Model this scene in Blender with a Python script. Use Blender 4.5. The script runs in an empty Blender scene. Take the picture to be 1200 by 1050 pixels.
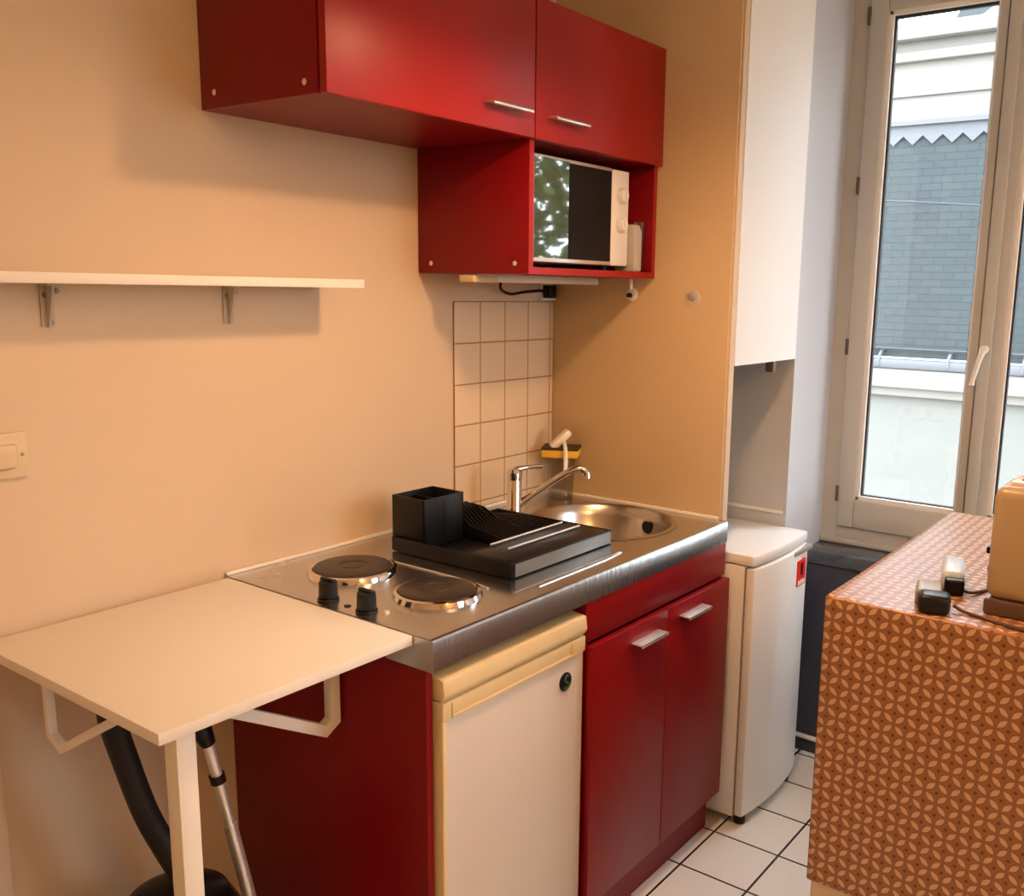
import bpy, bmesh, math, random
from mathutils import Vector, Matrix
random.seed(7)
sc = bpy.context.scene
COL = sc.collection
PI = math.pi
# Layout: X runs along the kitchen wall, d is the distance out from that wall (y = -d), Z is up.

# ------------------------------------------------------------------ materials
def mat(name, color, rough=0.5, metal=0.0, bump=0.0, bscale=40.0, var=0.0, vscale=6.0, spec=0.5,
        trans=0.0, coat=0.0, stretch=(1, 1, 1), rvar=0.0, aniso=0.0):
    m = bpy.data.materials.new(name); m.use_nodes = True
    nt = m.node_tree; b = nt.nodes['Principled BSDF']
    b.inputs['Base Color'].default_value = (*color, 1)
    b.inputs['Roughness'].default_value = rough
    b.inputs['Metallic'].default_value = metal
    b.inputs['Specular IOR Level'].default_value = spec
    b.inputs['Transmission Weight'].default_value = trans
    b.inputs['Coat Weight'].default_value = coat
    b.inputs['Anisotropic'].default_value = aniso
    tc = nt.nodes.new('ShaderNodeTexCoord'); mp = nt.nodes.new('ShaderNodeMapping')
    mp.inputs['Scale'].default_value = stretch
    nt.links.new(tc.outputs['Object'], mp.inputs['Vector'])
    def noise(s, d=4):
        n = nt.nodes.new('ShaderNodeTexNoise'); n.inputs['Scale'].default_value = s; n.inputs['Detail'].default_value = d
        nt.links.new(mp.outputs['Vector'], n.inputs['Vector']); return n
    if var > 0:
        n = noise(vscale); r = nt.nodes.new('ShaderNodeMapRange')
        r.inputs['To Min'].default_value = 1 - var; r.inputs['To Max'].default_value = 1 + var
        nt.links.new(n.outputs['Fac'], r.inputs['Value'])
        v = nt.nodes.new('ShaderNodeVectorMath'); v.operation = 'SCALE'; v.inputs[0].default_value = color
        nt.links.new(r.outputs['Result'], v.inputs['Scale']); nt.links.new(v.outputs['Vector'], b.inputs['Base Color'])
    if rvar > 0:
        n = noise(vscale * 2); r = nt.nodes.new('ShaderNodeMapRange')
        r.inputs['To Min'].default_value = max(0.02, rough - rvar); r.inputs['To Max'].default_value = rough + rvar
        nt.links.new(n.outputs['Fac'], r.inputs['Value']); nt.links.new(r.outputs['Result'], b.inputs['Roughness'])
    if bump > 0:
        n = noise(bscale); k = nt.nodes.new('ShaderNodeBump'); k.inputs['Strength'].default_value = bump
        k.inputs['Distance'].default_value = 0.002
        nt.links.new(n.outputs['Fac'], k.inputs['Height']); nt.links.new(k.outputs['Normal'], b.inputs['Normal'])
    return m

def glass_mat(name, tint=(1, 1, 1), refl=1.0, rough=0.0, ior=1.45):
    m = bpy.data.materials.new(name); m.use_nodes = True; nt = m.node_tree; nt.nodes.clear()
    o = nt.nodes.new('ShaderNodeOutputMaterial'); mx = nt.nodes.new('ShaderNodeMixShader')
    t = nt.nodes.new('ShaderNodeBsdfTransparent'); t.inputs['Color'].default_value = (*tint, 1)
    g = nt.nodes.new('ShaderNodeBsdfGlossy'); g.inputs['Roughness'].default_value = rough
    f = nt.nodes.new('ShaderNodeLayerWeight'); f.inputs['Blend'].default_value = 0.5
    p_ = nt.nodes.new('ShaderNodeMath'); p_.operation = 'POWER'; p_.inputs[1].default_value = 4.0
    k = nt.nodes.new('ShaderNodeMath'); k.operation = 'MULTIPLY_ADD'; k.inputs[1].default_value = 0.75 * refl; k.inputs[2].default_value = 0.05 * refl
    nt.links.new(f.outputs['Facing'], p_.inputs[0]); nt.links.new(p_.outputs[0], k.inputs[0]); nt.links.new(k.outputs[0], mx.inputs[0])
    nt.links.new(t.outputs[0], mx.inputs[1]); nt.links.new(g.outputs[0], mx.inputs[2]); nt.links.new(mx.outputs[0], o.inputs[0])
    return m

def brick_mat(name, c1, c2, mortar, bw, bh, ms, offset=0.0, origin=(0, 0), axes='xy', rough=0.3, bump=0.4, bias=0.0, smooth=0.1, spec=0.5, mvar=0.0):
    """Rectangular tiles laid in the object's own metres."""
    m = bpy.data.materials.new(name); m.use_nodes = True; nt = m.node_tree; b = nt.nodes['Principled BSDF']
    tc = nt.nodes.new('ShaderNodeTexCoord'); sp = nt.nodes.new('ShaderNodeSeparateXYZ'); cb = nt.nodes.new('ShaderNodeCombineXYZ')
    nt.links.new(tc.outputs['Object'], sp.inputs[0])
    for i, a in enumerate(axes):
        ad = nt.nodes.new('ShaderNodeMath'); ad.operation = 'SUBTRACT'; ad.inputs[1].default_value = origin[i]
        nt.links.new(sp.outputs['XYZ'.index(a.upper())], ad.inputs[0]); nt.links.new(ad.outputs[0], cb.inputs[i])
    br = nt.nodes.new('ShaderNodeTexBrick'); br.offset = offset; br.squash = 1.0
    br.inputs['Color1'].default_value = (*c1, 1); br.inputs['Color2'].default_value = (*c2, 1); br.inputs['Mortar'].default_value = (*mortar, 1)
    br.inputs['Scale'].default_value = 1.0; br.inputs['Mortar Size'].default_value = ms
    br.inputs['Brick Width'].default_value = bw; br.inputs['Row Height'].default_value = bh
    br.inputs['Bias'].default_value = bias; br.inputs['Mortar Smooth'].default_value = smooth
    nt.links.new(cb.outputs[0], br.inputs['Vector'])
    nt.links.new(br.outputs['Color'], b.inputs['Base Color'])
    b.inputs['Roughness'].default_value = rough; b.inputs['Specular IOR Level'].default_value = spec
    inv = nt.nodes.new('ShaderNodeMath'); inv.operation = 'SUBTRACT'; inv.inputs[0].default_value = 1.0
    nt.links.new(br.outputs['Fac'], inv.inputs[1])
    bp = nt.nodes.new('ShaderNodeBump'); bp.inputs['Strength'].default_value = bump; bp.inputs['Distance'].default_value = 0.002
    nt.links.new(inv.outputs[0], bp.inputs['Height']); nt.links.new(bp.outputs['Normal'], b.inputs['Normal'])
    return m

M = {}
M['wall'] = mat('cream_wall_paint', (0.665, 0.52, 0.36), 0.55, bump=0.15, bscale=25, var=0.035, vscale=3)
M['partition'] = mat('shaded_cream_paint', (0.62, 0.46, 0.27), 0.55, bump=0.15, bscale=25, var=0.03, vscale=3)  # the cream wall paint, darkened and yellowed for the weaker light here
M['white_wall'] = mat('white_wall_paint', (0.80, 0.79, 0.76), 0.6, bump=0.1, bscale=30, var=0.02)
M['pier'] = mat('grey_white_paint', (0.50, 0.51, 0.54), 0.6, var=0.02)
M['ceiling'] = mat('ceiling_paint', (0.82, 0.78, 0.70), 0.8)
M['floor'] = brick_mat('floor_tiles', (0.82, 0.79, 0.74), (0.79, 0.76, 0.71), (0.03, 0.022, 0.02), 0.2, 0.2, 0.0035, 0.0, (0.938, -0.628), 'xy', 0.25, 0.5)
M['splash'] = brick_mat('splashback_tiles', (0.74, 0.59, 0.405), (0.72, 0.57, 0.39), (0.40, 0.24, 0.13), 0.1045, 0.1115, 0.0022, 0.0, (0.713, 1.509), 'xz', 0.22, 0.5)
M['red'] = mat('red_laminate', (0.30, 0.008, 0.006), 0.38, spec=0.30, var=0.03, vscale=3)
M['red_shaded'] = mat('shaded_red_laminate', (0.20, 0.003, 0.006), 0.36, spec=0.22, var=0.04, vscale=3)  # copy of the red laminate with shade put into its colour
M['steel'] = mat('brushed_steel', (0.62, 0.62, 0.62), 0.26, 1.0, bump=0.03, bscale=5, rvar=0.04, vscale=3)
M['apron'] = mat('apron_steel', (0.52, 0.58, 0.61), 0.24, 1.0, bump=0.6, bscale=7, stretch=(9, 1, 0.6), rvar=0.05, vscale=6)  # blue in the colour stands in for daylight reflected on the apron
M['tray_sheen'] = mat('grey_tray_edge', (0.16, 0.19, 0.21), 0.25)  # grey stands in for daylight on the black tray's front
M['chrome'] = mat('chrome', (0.72, 0.70, 0.68), 0.10, 1.0)
M['basin'] = mat('basin_steel', (0.52, 0.48, 0.43), 0.24, 1.0, rvar=0.05)
M['alu'] = mat('satin_aluminium', (0.86, 0.85, 0.83), 0.32, 0.75)
M['iron'] = mat('cast_iron_plate', (0.045, 0.032, 0.026), 0.38, 0.35, bump=0.2, bscale=80)
M['black'] = mat('black_plastic', (0.005, 0.005, 0.007), 0.36, spec=0.3)
M['black_matt'] = mat('black_matt', (0.006, 0.006, 0.008), 0.5, spec=0.3)
M['white_lam'] = mat('white_laminate', (0.84, 0.80, 0.72), 0.42, var=0.015)
M['white_metal'] = mat('white_enamelled_metal', (0.80, 0.76, 0.69), 0.38)
M['cream_plastic'] = mat('yellowed_plastic', (0.72, 0.58, 0.33), 0.42)
M['fridge'] = mat('fridge_enamel', (0.68, 0.64, 0.59), 0.40, var=0.03, vscale=5)
M['freezer'] = mat('white_appliance', (0.84, 0.84, 0.83), 0.28)
M['freezer_side'] = mat('white_appliance_side', (0.86, 0.84, 0.82), 0.42)
M['gasket'] = mat('grey_gasket', (0.32, 0.27, 0.24), 0.6)
M['upvc'] = mat('window_paint', (0.49, 0.49, 0.46), 0.40, var=0.02)
M['bead'] = mat('glazing_bead', (0.78, 0.77, 0.72), 0.35)
M['rubber'] = mat('window_rubber', (0.02, 0.025, 0.03), 0.6)
M['slate_sill'] = mat('dark_slate', (0.07, 0.078, 0.09), 0.20, bump=1.0, bscale=22, var=0.9, vscale=16, stretch=(1, 1, 3))  # strong colour noise paints the pale glints on the slate
M['dark_panel'] = mat('blue_grey_panel', (0.035, 0.035, 0.055), 0.45)
M['glass'] = glass_mat('window_glass')
M['clear'] = glass_mat('clear_glass', (0.93, 0.92, 0.90), 1.0, 0.03, 1.5)
M['clear_plastic'] = mat('translucent_plastic', (0.72, 0.66, 0.56), 0.35, trans=0.35)
M['mirror_glass'] = mat('dark_mirrored_glass', (0.26, 0.29, 0.27), 0.03, 0.9)
M['screen'] = mat('black_door_screen', (0.005, 0.004, 0.004), 0.45, spec=0.15)
M['cream_box'] = mat('cream_painted_wood', (0.72, 0.56, 0.38), 0.5)
M['toaster'] = mat('cream_toaster_shell', (0.42, 0.315, 0.185), 0.36)
M['toaster_dark'] = mat('brown_toaster_base', (0.10, 0.06, 0.045), 0.35)
M['toaster_top'] = mat('pale_pink_trim', (0.72, 0.58, 0.50), 0.3)
M['grey'] = mat('light_grey_plastic', (0.60, 0.68, 0.78), 0.35)
M['grey_dark'] = mat('mid_grey_plastic', (0.30, 0.28, 0.25), 0.4)
M['hinge'] = mat('worn_hinge_metal', (0.10, 0.09, 0.08), 0.45, 0.4)
M['cord'] = mat('brown_flex', (0.10, 0.055, 0.035), 0.5)
M['sponge'] = mat('yellow_sponge', (0.80, 0.48, 0.04), 0.9, bump=1.0, bscale=200)
M['scour'] = mat('dark_scourer', (0.05, 0.035, 0.015), 0.95, bump=1.0, bscale=200)
M['white_plastic'] = mat('white_plastic', (0.82, 0.78, 0.70), 0.35)
M['sticker'] = mat('red_sticker', (0.70, 0.03, 0.02), 0.4)
M['badge_green'] = mat('green_badge', (0.02, 0.10, 0.07), 0.3)
M['beige'] = mat('beige_switch', (0.66, 0.53, 0.34), 0.4)
M['facade'] = mat('pale_render', (0.20, 0.196, 0.178), 0.9, var=0.05, vscale=2)
M['facade_low'] = mat('grey_green_render', (0.158, 0.163, 0.150), 0.9, var=0.07, vscale=1.6)
M['slates'] = brick_mat('roof_slates', (0.044, 0.057, 0.060), (0.038, 0.051, 0.055), (0.028, 0.039, 0.043), 0.19, 0.066, 0.004, 0.5, (0.0, 1.0), 'yz', 0.7, 0.5, spec=0.15)
M['zinc'] = mat('zinc_sheet', (0.10, 0.112, 0.124), 0.6, 0.0)
M['zinc_dark'] = mat('dark_zinc', (0.035, 0.047, 0.057), 0.6, 0.0)
M['leaf'] = mat('tree_leaves', (0.045, 0.066, 0.012), 0.6, var=0.4, vscale=3)
M['bark'] = mat('tree_bark', (0.10, 0.075, 0.05), 0.9)
M['indicator'] = mat('indicator_lens', (0.8, 0.72, 0.6), 0.2)

def cloth_material():
    """Leaf-lattice print on oilcloth, from the cloth's own UVs (in metres)."""
    m = bpy.data.materials.new('leaf_lattice_oilcloth'); m.use_nodes = True; nt = m.node_tree
    b = nt.nodes['Principled BSDF']; L = nt.links.new
    def math_(op, a, c=None, clamp=False):
        n = nt.nodes.new('ShaderNodeMath'); n.operation = op; n.use_clamp = clamp
        for i, v in enumerate((a, c)):
            if v is None: continue
            if isinstance(v, (int, float)): n.inputs[i].default_value = v
            else: L(v, n.inputs[i])
        return n.outputs[0]
    uv = nt.nodes.new('ShaderNodeUVMap'); uv.uv_map = 'UVMap'
    sp = nt.nodes.new('ShaderNodeSeparateXYZ'); L(uv.outputs[0], sp.inputs[0])
    u, v = sp.outputs[0], sp.outputs[1]
    s = CELL
    a = math_('DIVIDE', math_('ADD', u, v), s); c = math_('DIVIDE', math_('SUBTRACT', u, v), s)
    fa = math_('FRACT', a); fc = math_('FRACT', c)
    da = math_('ABSOLUTE', math_('SUBTRACT', math_('FRACT', math_('ADD', a, 0.5)), 0.5))
    dc = math_('ABSOLUTE', math_('SUBTRACT', math_('FRACT', math_('ADD', c, 0.5)), 0.5))
    wa = math_('SUBTRACT', math_('MULTIPLY', math_('SINE', math_('MULTIPLY', fc, PI)), 0.27), 0.085)
    wc = math_('SUBTRACT', math_('MULTIPLY', math_('SINE', math_('MULTIPLY', fa, PI)), 0.27), 0.085)
    pa = math_('MULTIPLY', math_('SUBTRACT', wa, da), 18.0, True)
    pc = math_('MULTIPLY', math_('SUBTRACT', wc, dc), 18.0, True)
    pet = math_('MAXIMUM', pa, pc)
    # thin darker outline around each leaf and a dark dot in each cell
    oa = math_('MULTIPLY', math_('SUBTRACT', math_('ADD', wa, 0.07), da), 14.0, True)
    oc = math_('MULTIPLY', math_('SUBTRACT', math_('ADD', wc, 0.07), dc), 14.0, True)
    outl = math_('MAXIMUM', oa, oc)
    dot = math_('SUBTRACT', 0.13, math_('SQRT', math_('ADD', math_('POWER', math_('SUBTRACT', fa, 0.5), 2.0), math_('POWER', math_('SUBTRACT', fc, 0.5), 2.0))))
    dot = math_('MULTIPLY', dot, 16.0, True)
    def mix(f, c1, c2):
        n = nt.nodes.new('ShaderNodeMix'); n.data_type = 'RGBA'; L(f, n.inputs[0])
        for i, q in ((6, c1), (7, c2)):
            if isinstance(q, tuple): n.inputs[i].default_value = (*q, 1)
            else: L(q, n.inputs[i])
        return n.outputs[2]
    col = mix(outl, (0.30, 0.125, 0.045), (0.21, 0.075, 0.022))
    col = mix(dot, col, (0.12, 0.03, 0.012))
    col = mix(pet, col, (0.64, 0.40, 0.24))
    L(col, b.inputs['Base Color'])
    b.inputs['Roughness'].default_value = 0.36; b.inputs['Specular IOR Level'].default_value = 0.6
    return m
CELL = 0.0420
M['cloth'] = cloth_material()

# ------------------------------------------------------------------ mesh helpers
class MB:
    def __init__(s): s.bm = bmesh.new()
    def _merge(s, t):
        me = bpy.data.meshes.new('tmp'); t.to_mesh(me); t.free(); s.bm.from_mesh(me); bpy.data.meshes.remove(me); return s
    def box(s, x0, x1, d0, d1, z0, z1, bev=0.0, seg=2, rot=None, piv=None):
        t = bmesh.new(); bmesh.ops.create_cube(t, size=1)
        for v in t.verts:
            v.co = Vector(((x0 + x1) / 2 + v.co.x * (x1 - x0), -(d0 + d1) / 2 + v.co.y * (d1 - d0), (z0 + z1) / 2 + v.co.z * (z1 - z0)))
        if bev > 0: bmesh.ops.bevel(t, geom=t.edges[:], offset=bev, segments=seg, affect='EDGES', profile=0.5)
        if rot:
            p = Vector(piv) if piv else Vector(((x0 + x1) / 2, -(d0 + d1) / 2, (z0 + z1) / 2))
            bmesh.ops.rotate(t, verts=t.verts, cent=p, matrix=Matrix.Rotation(rot[0], 3, rot[1]))
        return s._merge(t)
    def cyl(s, p0, p1, r0, r1=None, n=24, bev=0.0):
        r1 = r0 if r1 is None else r1; p0 = Vector(p0); p1 = Vector(p1); d = p1 - p0
        t = bmesh.new(); bmesh.ops.create_cone(t, cap_ends=True, segments=n, radius1=r0, radius2=r1, depth=d.length)
        if bev > 0:
            es = [e for e in t.edges if abs(e.verts[0].co.z - e.verts[1].co.z) < 1e-6]
            bmesh.ops.bevel(t, geom=es, offset=bev, segments=2, affect='EDGES', profile=0.5)
        q = Vector((0, 0, 1)).rotation_difference(d.normalized()).to_matrix().to_4x4(); q.translation = (p0 + p1) / 2
        bmesh.ops.transform(t, matrix=q, verts=t.verts); return s._merge(t)
    def lathe(s, prof, c, n=40, axis=(0, 0, 1)):
        """prof: (radius, height) pairs, revolved round axis through c."""
        t = bmesh.new(); rings = []
        for r, h in prof:
            if r < 1e-6: rings.append([t.verts.new((0, 0, h))])
            else: rings.append([t.verts.new((r * math.cos(2 * PI * i / n), r * math.sin(2 * PI * i / n), h)) for i in range(n)])
        for A, B in zip(rings, rings[1:]):
            for i in range(n):
                j = (i + 1) % n
                if len(A) == 1 and len(B) == 1: continue
                if len(A) == 1: t.faces.new((A[0], B[j], B[i]))
                elif len(B) == 1: t.faces.new((A[i], A[j], B[0]))
                else: t.faces.new((A[i], A[j], B[j], B[i]))
        bmesh.ops.recalc_face_normals(t, faces=t.faces)
        q = Vector((0, 0, 1)).rotation_difference(Vector(axis).normalized()).to_matrix().to_4x4(); q.translation = Vector(c)
        bmesh.ops.transform(t, matrix=q, verts=t.verts); return s._merge(t)
    def tube(s, pts, r, n=12, cyc=False, smooth=4, rads=None):
        P = [Vector(p) for p in pts]
        if smooth and len(P) > 2:
            Q = []; R = []; m = len(P)
            rng = range(m if cyc else m - 1)
            for i in rng:
                g = (lambda k: P[k % m]) if cyc else (lambda k: P[max(0, min(m - 1, k))])
                a, b, c, d = g(i - 1), g(i), g(i + 1), g(i + 2)
                for k in range(smooth):
                    u = k / smooth
                    Q.append(0.5 * ((2 * b) + (c - a) * u + (2 * a - 5 * b + 4 * c - d) * u * u + (3 * b - a - 3 * c + d) * u ** 3))
                    if rads: R.append(rads[i % m] * (1 - u) + rads[(i + 1) % m] * u)
            if not cyc:
                Q.append(P[-1])
                if rads: R.append(rads[-1])
            P = Q; rads = R if rads else None
        t = bmesh.new(); rings = []; m = len(P)
        up = None
        for i in range(m):
            a = P[(i - 1) % m] if (cyc or i > 0) else P[i]; b = P[(i + 1) % m] if (cyc or i < m - 1) else P[i]
            d = (b - a).normalized()
            if up is None: up = d.orthogonal().normalized()
            up = (up - d * up.dot(d)); up = up.normalized() if up.length > 1e-6 else d.orthogonal().normalized()
            w = d.cross(up); rr = rads[i] if rads else r
            rings.append([t.verts.new(P[i] + (up * math.cos(2 * PI * k / n) + w * math.sin(2 * PI * k / n)) * rr) for k in range(n)])
        pr = list(zip(rings, rings[1:])) + ([(rings[-1], rings[0])] if cyc else [])
        for A, B in pr:
            for k in range(n): t.faces.new((A[k], A[(k + 1) % n], B[(k + 1) % n], B[k]))
        if not cyc: t.faces.new(rings[0][::-1]); t.faces.new(rings[-1])
        bmesh.ops.recalc_face_normals(t, faces=t.faces); return s._merge(t)
    def prism(s, poly, axis, a0, a1, bev=0.0):
        """poly in the two other axes (world x,y,z order), extruded along axis from a0 to a1."""
        t = bmesh.new(); k = 'xyz'.index(axis)
        def mk(p, a):
            q = list(p); q.insert(k, a); return t.verts.new(q)
        A = [mk(p, a0) for p in poly]; B = [mk(p, a1) for p in poly]; n = len(poly)
        t.faces.new(A); t.faces.new(B[::-1])
        for i in range(n): t.faces.new((A[i], B[i], B[(i + 1) % n], A[(i + 1) % n]))
        bmesh.ops.recalc_face_normals(t, faces=t.faces)
        if bev > 0: bmesh.ops.bevel(t, geom=t.edges[:], offset=bev, segments=2, affect='EDGES', profile=0.5)
        return s._merge(t)
    def rotate(s, ang, axis, piv):
        bmesh.ops.rotate(s.bm, verts=s.bm.verts, cent=Vector(piv), matrix=Matrix.Rotation(ang, 3, axis)); return s
    def build(s, name, m, parent=None, origin=None, angle=35):
        o0 = Vector((0, 0, 0))
        p = parent
        while p is not None: o0 += p.location; p = p.parent
        if parent is None:
            if origin is None:
                bb = [v.co for v in s.bm.verts]
                origin = ((min(v.x for v in bb) + max(v.x for v in bb)) / 2, (min(v.y for v in bb) + max(v.y for v in bb)) / 2, min(v.z for v in bb))
            o0 = Vector(origin)
        me = bpy.data.meshes.new(name)
        bmesh.ops.translate(s.bm, verts=s.bm.verts, vec=-o0)
        for f in s.bm.faces: f.smooth = True
        s.bm.to_mesh(me); s.bm.free()
        me.set_sharp_from_angle(angle=math.radians(angle))
        for mm in (m if isinstance(m, (list, tuple)) else [m]): me.materials.append(mm)
        o = bpy.data.objects.new(name, me); COL.objects.link(o)
        if parent is None: o.location = o0
        else: o.parent = parent
        return o

def thing(name, label, cat, loc, group=None):
    o = bpy.data.objects.new(name, None); COL.objects.link(o); o.location = loc
    o.empty_display_size = 0.1
    return tag(o, label, cat, group)
def tag(o, label, cat, group=None):
    o['label'] = label; o['category'] = cat
    if group: o['group'] = group
    return o
def struct(o, label=None, cat=None):
    o['kind'] = 'structure'
    if label: o['label'] = label
    o['category'] = cat or o.name.split('_')[0]
    return o
O0 = (0, 0, 0)
B = lambda *a, **k: MB().box(*a, **k)

H = 0.927      # worktop height
W = 1.15       # end of the kitchenette / face of the short partition wall
WX = 1.90      # window plane
WI = 1.78      # inner face of the window wall
CE = 2.62

# ------------------------------------------------------------------ room shell
struct(B(-2.4, 2.1, -0.1, 3.6, -0.1, 0.0).build('floor', M['floor'], origin=O0), 'white square floor tiles with dark grout', 'floor')
struct(B(-2.4, 2.1, -0.1, 3.6, CE, CE + 0.1).build('ceiling', M['ceiling'], origin=O0), 'plain pale ceiling', 'ceiling')
struct(B(-2.4, 2.1, -0.1, 0.0, 0, CE).build('wall_back', M['wall'], origin=O0), 'cream kitchen wall behind the worktop', 'wall')
wf = MB(); F0, F1, FZ0, FZ1 = 0.55, 1.55, 0.95, 2.35
wf.box(-2.4, F0, 3.5, 3.6, 0, CE); wf.box(F1, 2.1, 3.5, 3.6, 0, CE); wf.box(F0, F1, 3.5, 3.6, 0, FZ0); wf.box(F0, F1, 3.5, 3.6, FZ1, CE)
w2 = MB()
for a, b_ in ((F0, F0 + 0.06), (F1 - 0.06, F1), ((F0 + F1) / 2 - 0.04, (F0 + F1) / 2 + 0.04)): w2.box(a, b_, 3.50, 3.56, FZ0, FZ1, bev=0.004)
w2.box(F0 + 0.06, F1 - 0.06, 3.50, 3.56, FZ0, FZ0 + 0.06, bev=0.004); w2.box(F0 + 0.06, F1 - 0.06, 3.50, 3.56, FZ1 - 0.06, FZ1, bev=0.004)
w2o = struct(w2.build('window_2', M['upvc']), 'white window in the wall behind the viewer', 'window')
B(F0 + 0.06, F1 - 0.06, 3.528, 3.534, FZ0 + 0.06, FZ1 - 0.06).build('pane', M['glass'], w2o)
struct(wf.build('wall_front', M['wall'], origin=O0), 'cream wall behind the viewer', 'wall')
struct(B(-2.4, -2.3, 0, 3.5, 0, CE).build('wall_left', M['wall'], origin=O0), 'cream wall at the far left', 'wall')
struct(B(W, W + 0.030, 0, 0.592, 0.872, CE, bev=0.002).box(W, W + 0.030, 0, 0.56, 0, 0.872).build('wall_partition', M['partition'], origin=O0), 'short cream partition wall, shade in its colour, at the end of the worktop', 'wall')
struct(B(W + 0.006, W + 0.034, 0.592, 0.598, 0.872, CE, bev=0.0015).build('trim_1', M['wall'], origin=O0), 'slim cream corner bead on the partition edge', 'trim')
rm = MB()
rm.box(1.180, 1.590, 0.585, 0.601, 1.350, CE)
struct(rm.build('wall_alcove', M['white_wall'], origin=O0), 'white boxed panel above the freezer alcove', 'wall')
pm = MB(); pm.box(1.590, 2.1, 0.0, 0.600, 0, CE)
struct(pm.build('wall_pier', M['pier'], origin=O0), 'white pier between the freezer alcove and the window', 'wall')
struct(B(1.584, 1.590, 0.05, 0.590, 0.862, 0.872).build('trim_2', M['white_wall'], origin=O0), 'thin ledge along the alcove side', 'trim')
wm = MB()
wm.box(WI, 2.1, 0.600, 1.580, 0.0, 0.672)
wm.box(WI, 2.1, 0.600, 1.580, 2.535, CE)
wm.box(WI, 2.1, 1.580, 3.5, 0, CE)
struct(wm.build('wall_window', M['white_wall'], origin=O0), 'white wall around the window', 'wall')
struct(B(WI - 0.012, WI, 0.602, 1.58, 0.0, 0.665).build('trim_3', M['dark_panel'], origin=O0), 'dark blue grey panel under the window sill', 'trim')
struct(B(WI - 0.028, WX + 0.02, 0.602, 1.578, 0.672, 0.716, bev=0.006).build('trim_4', M['slate_sill'], origin=O0), 'dark slate window sill', 'trim')
struct(B(-0.58, -0.470, 0.0, 0.010, 0, 0.90, bev=0.004).build('trim_5', M['wall'], origin=O0), 'cream upright batten on the wall left of the table', 'trim')
sl = MB(); sl.box(0.0, W, 0.0005, 0.010, H, H + 0.008, bev=0.002); sl.box(W - 0.010, W - 0.0005, 0.010, 0.590, H, H + 0.008, bev=0.002)
struct(sl.build('trim_6', M['white_plastic'], origin=O0), 'pale sealing strip between worktop and walls', 'trim')
sp_ = MB(); sp_.box(0.7148, W - 0.002, 0.0005, 0.007, H + 0.010, 1.509, bev=0.0015)
struct(sp_.build('wall_tiles', M['splash'], origin=O0), 'cream square tile splashback behind the sink', 'wall tiles')
tag(MB().tube([(WI - 0.024, -0.602, 0.060), (WI - 0.024, -1.2, 0.052), (WI - 0.024, -1.57, 0.050)], 0.008, smooth=0).build('pipe', M['white_plastic']),
    'thin white pipe running low along the dark panel under the window', 'pipe')

# ------------------------------------------------------------------ window
win = struct(B(WX, WX + 0.06, 0.600, 0.652, 0.716, 2.535).build('window_1', M['upvc'], origin=(WX, -1.09, 0.716)), 'tall white double casement window', 'window')
fr = MB(); fr.box(WX, WX + 0.06, 1.528, 1.580, 0.716, 2.535, bev=0.003); fr.box(WX, WX + 0.06, 0.652, 1.528, 0.716, 0.775, bev=0.003); fr.box(WX, WX + 0.06, 0.652, 1.528, 2.485, 2.535, bev=0.003)
fr.box(WX - 0.012, WX, 0.603, 1.578, 0.716, 0.735, bev=0.004)
fr.build('window_frame', M['upvc'], win)
def sash(d0, d1, g0, g1):
    z0, z1, gz0, gz1 = 0.778, 2.482, 0.872, 2.400
    x0, x1 = WX - 0.014, WX + 0.04
    m = MB()
    m.box(x0, x1, d0, g0, z0, z1, bev=0.004); m.box(x0, x1, g1, d1, z0, z1, bev=0.004)
    m.box(x0, x1, g0, g1, z0, gz0, bev=0.004); m.box(x0, x1, g0, g1, gz1, z1, bev=0.004)
    s = m.build('sash', M['upvc'], win)
    b = MB(); w = 0.016
    b.box(x0 + 0.006, x0 + 0.03, g0 - 0.002, g0 + w, gz0, gz1, bev=0.003); b.box(x0 + 0.006, x0 + 0.03, g1 - w * 0.4, g1 + 0.002, gz0, gz1, bev=0.003)
    b.box(x0 + 0.006, x0 + 0.03, g0, g1, gz0 - 0.002, gz0 + w, bev=0.003); b.box(x0 + 0.006, x0 + 0.03, g0, g1, gz1 - w, gz1 + 0.002, bev=0.003)
    b.build('glazing_bead', M['bead'], s)
    r = MB(); q = w + 0.004
    r.box(x0 + 0.016, x0 + 0.03, g0 + w - 0.002, g0 + q + 0.002, gz0 + w, gz1 - w); r.box(x0 + 0.016, x0 + 0.03, g1 - w * .4 - 0.003, g1 - w * .4, gz0 + w, gz1 - w)
    r.box(x0 + 0.016, x0 + 0.03, g0 + w, g1 - w * .4, gz0 + w - 0.002, gz0 + q); r.box(x0 + 0.016, x0 + 0.03, g0 + w, g1 - w * .4, gz1 - q - 0.004, gz1 - w)
    r.build('rubber_seal', M['rubber'], s)
    B(WX + 0.012, WX + 0.018, g0, g1, gz0, gz1).build('pane', M['glass'], s)
    return s
s1 = sash(0.655, 1.060, 0.712, 1.035)
s2 = sash(1.063, 1.525, 1.128, 1.468)
B(WX - 0.026, WX - 0.012, 1.064, 1.100, 0.80, 2.46, bev=0.006).build('cover_strip', M['upvc'], s2)
for hz in (2.392, 1.887, 1.378, 0.888):
    MB().cyl((WX - 0.012, -0.6525, hz - 0.026), (WX - 0.012, -0.6525, hz + 0.026), 0.006, bev=0.001, n=12).build('hinge', M['hinge'], s1)
hd = MB(); hd.cyl((WX - 0.026, -1.083, 1.392), (WX - 0.050, -1.083, 1.392), 0.012, bev=0.002)
hd.tube([(WX - 0.048, -1.083, 1.392), (WX - 0.053, -1.075, 1.36), (WX - 0.053, -1.062, 1.30), (WX - 0.053, -1.060, 1.285)], 0.007, rads=[0.011, 0.008, 0.007, 0.008])
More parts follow.
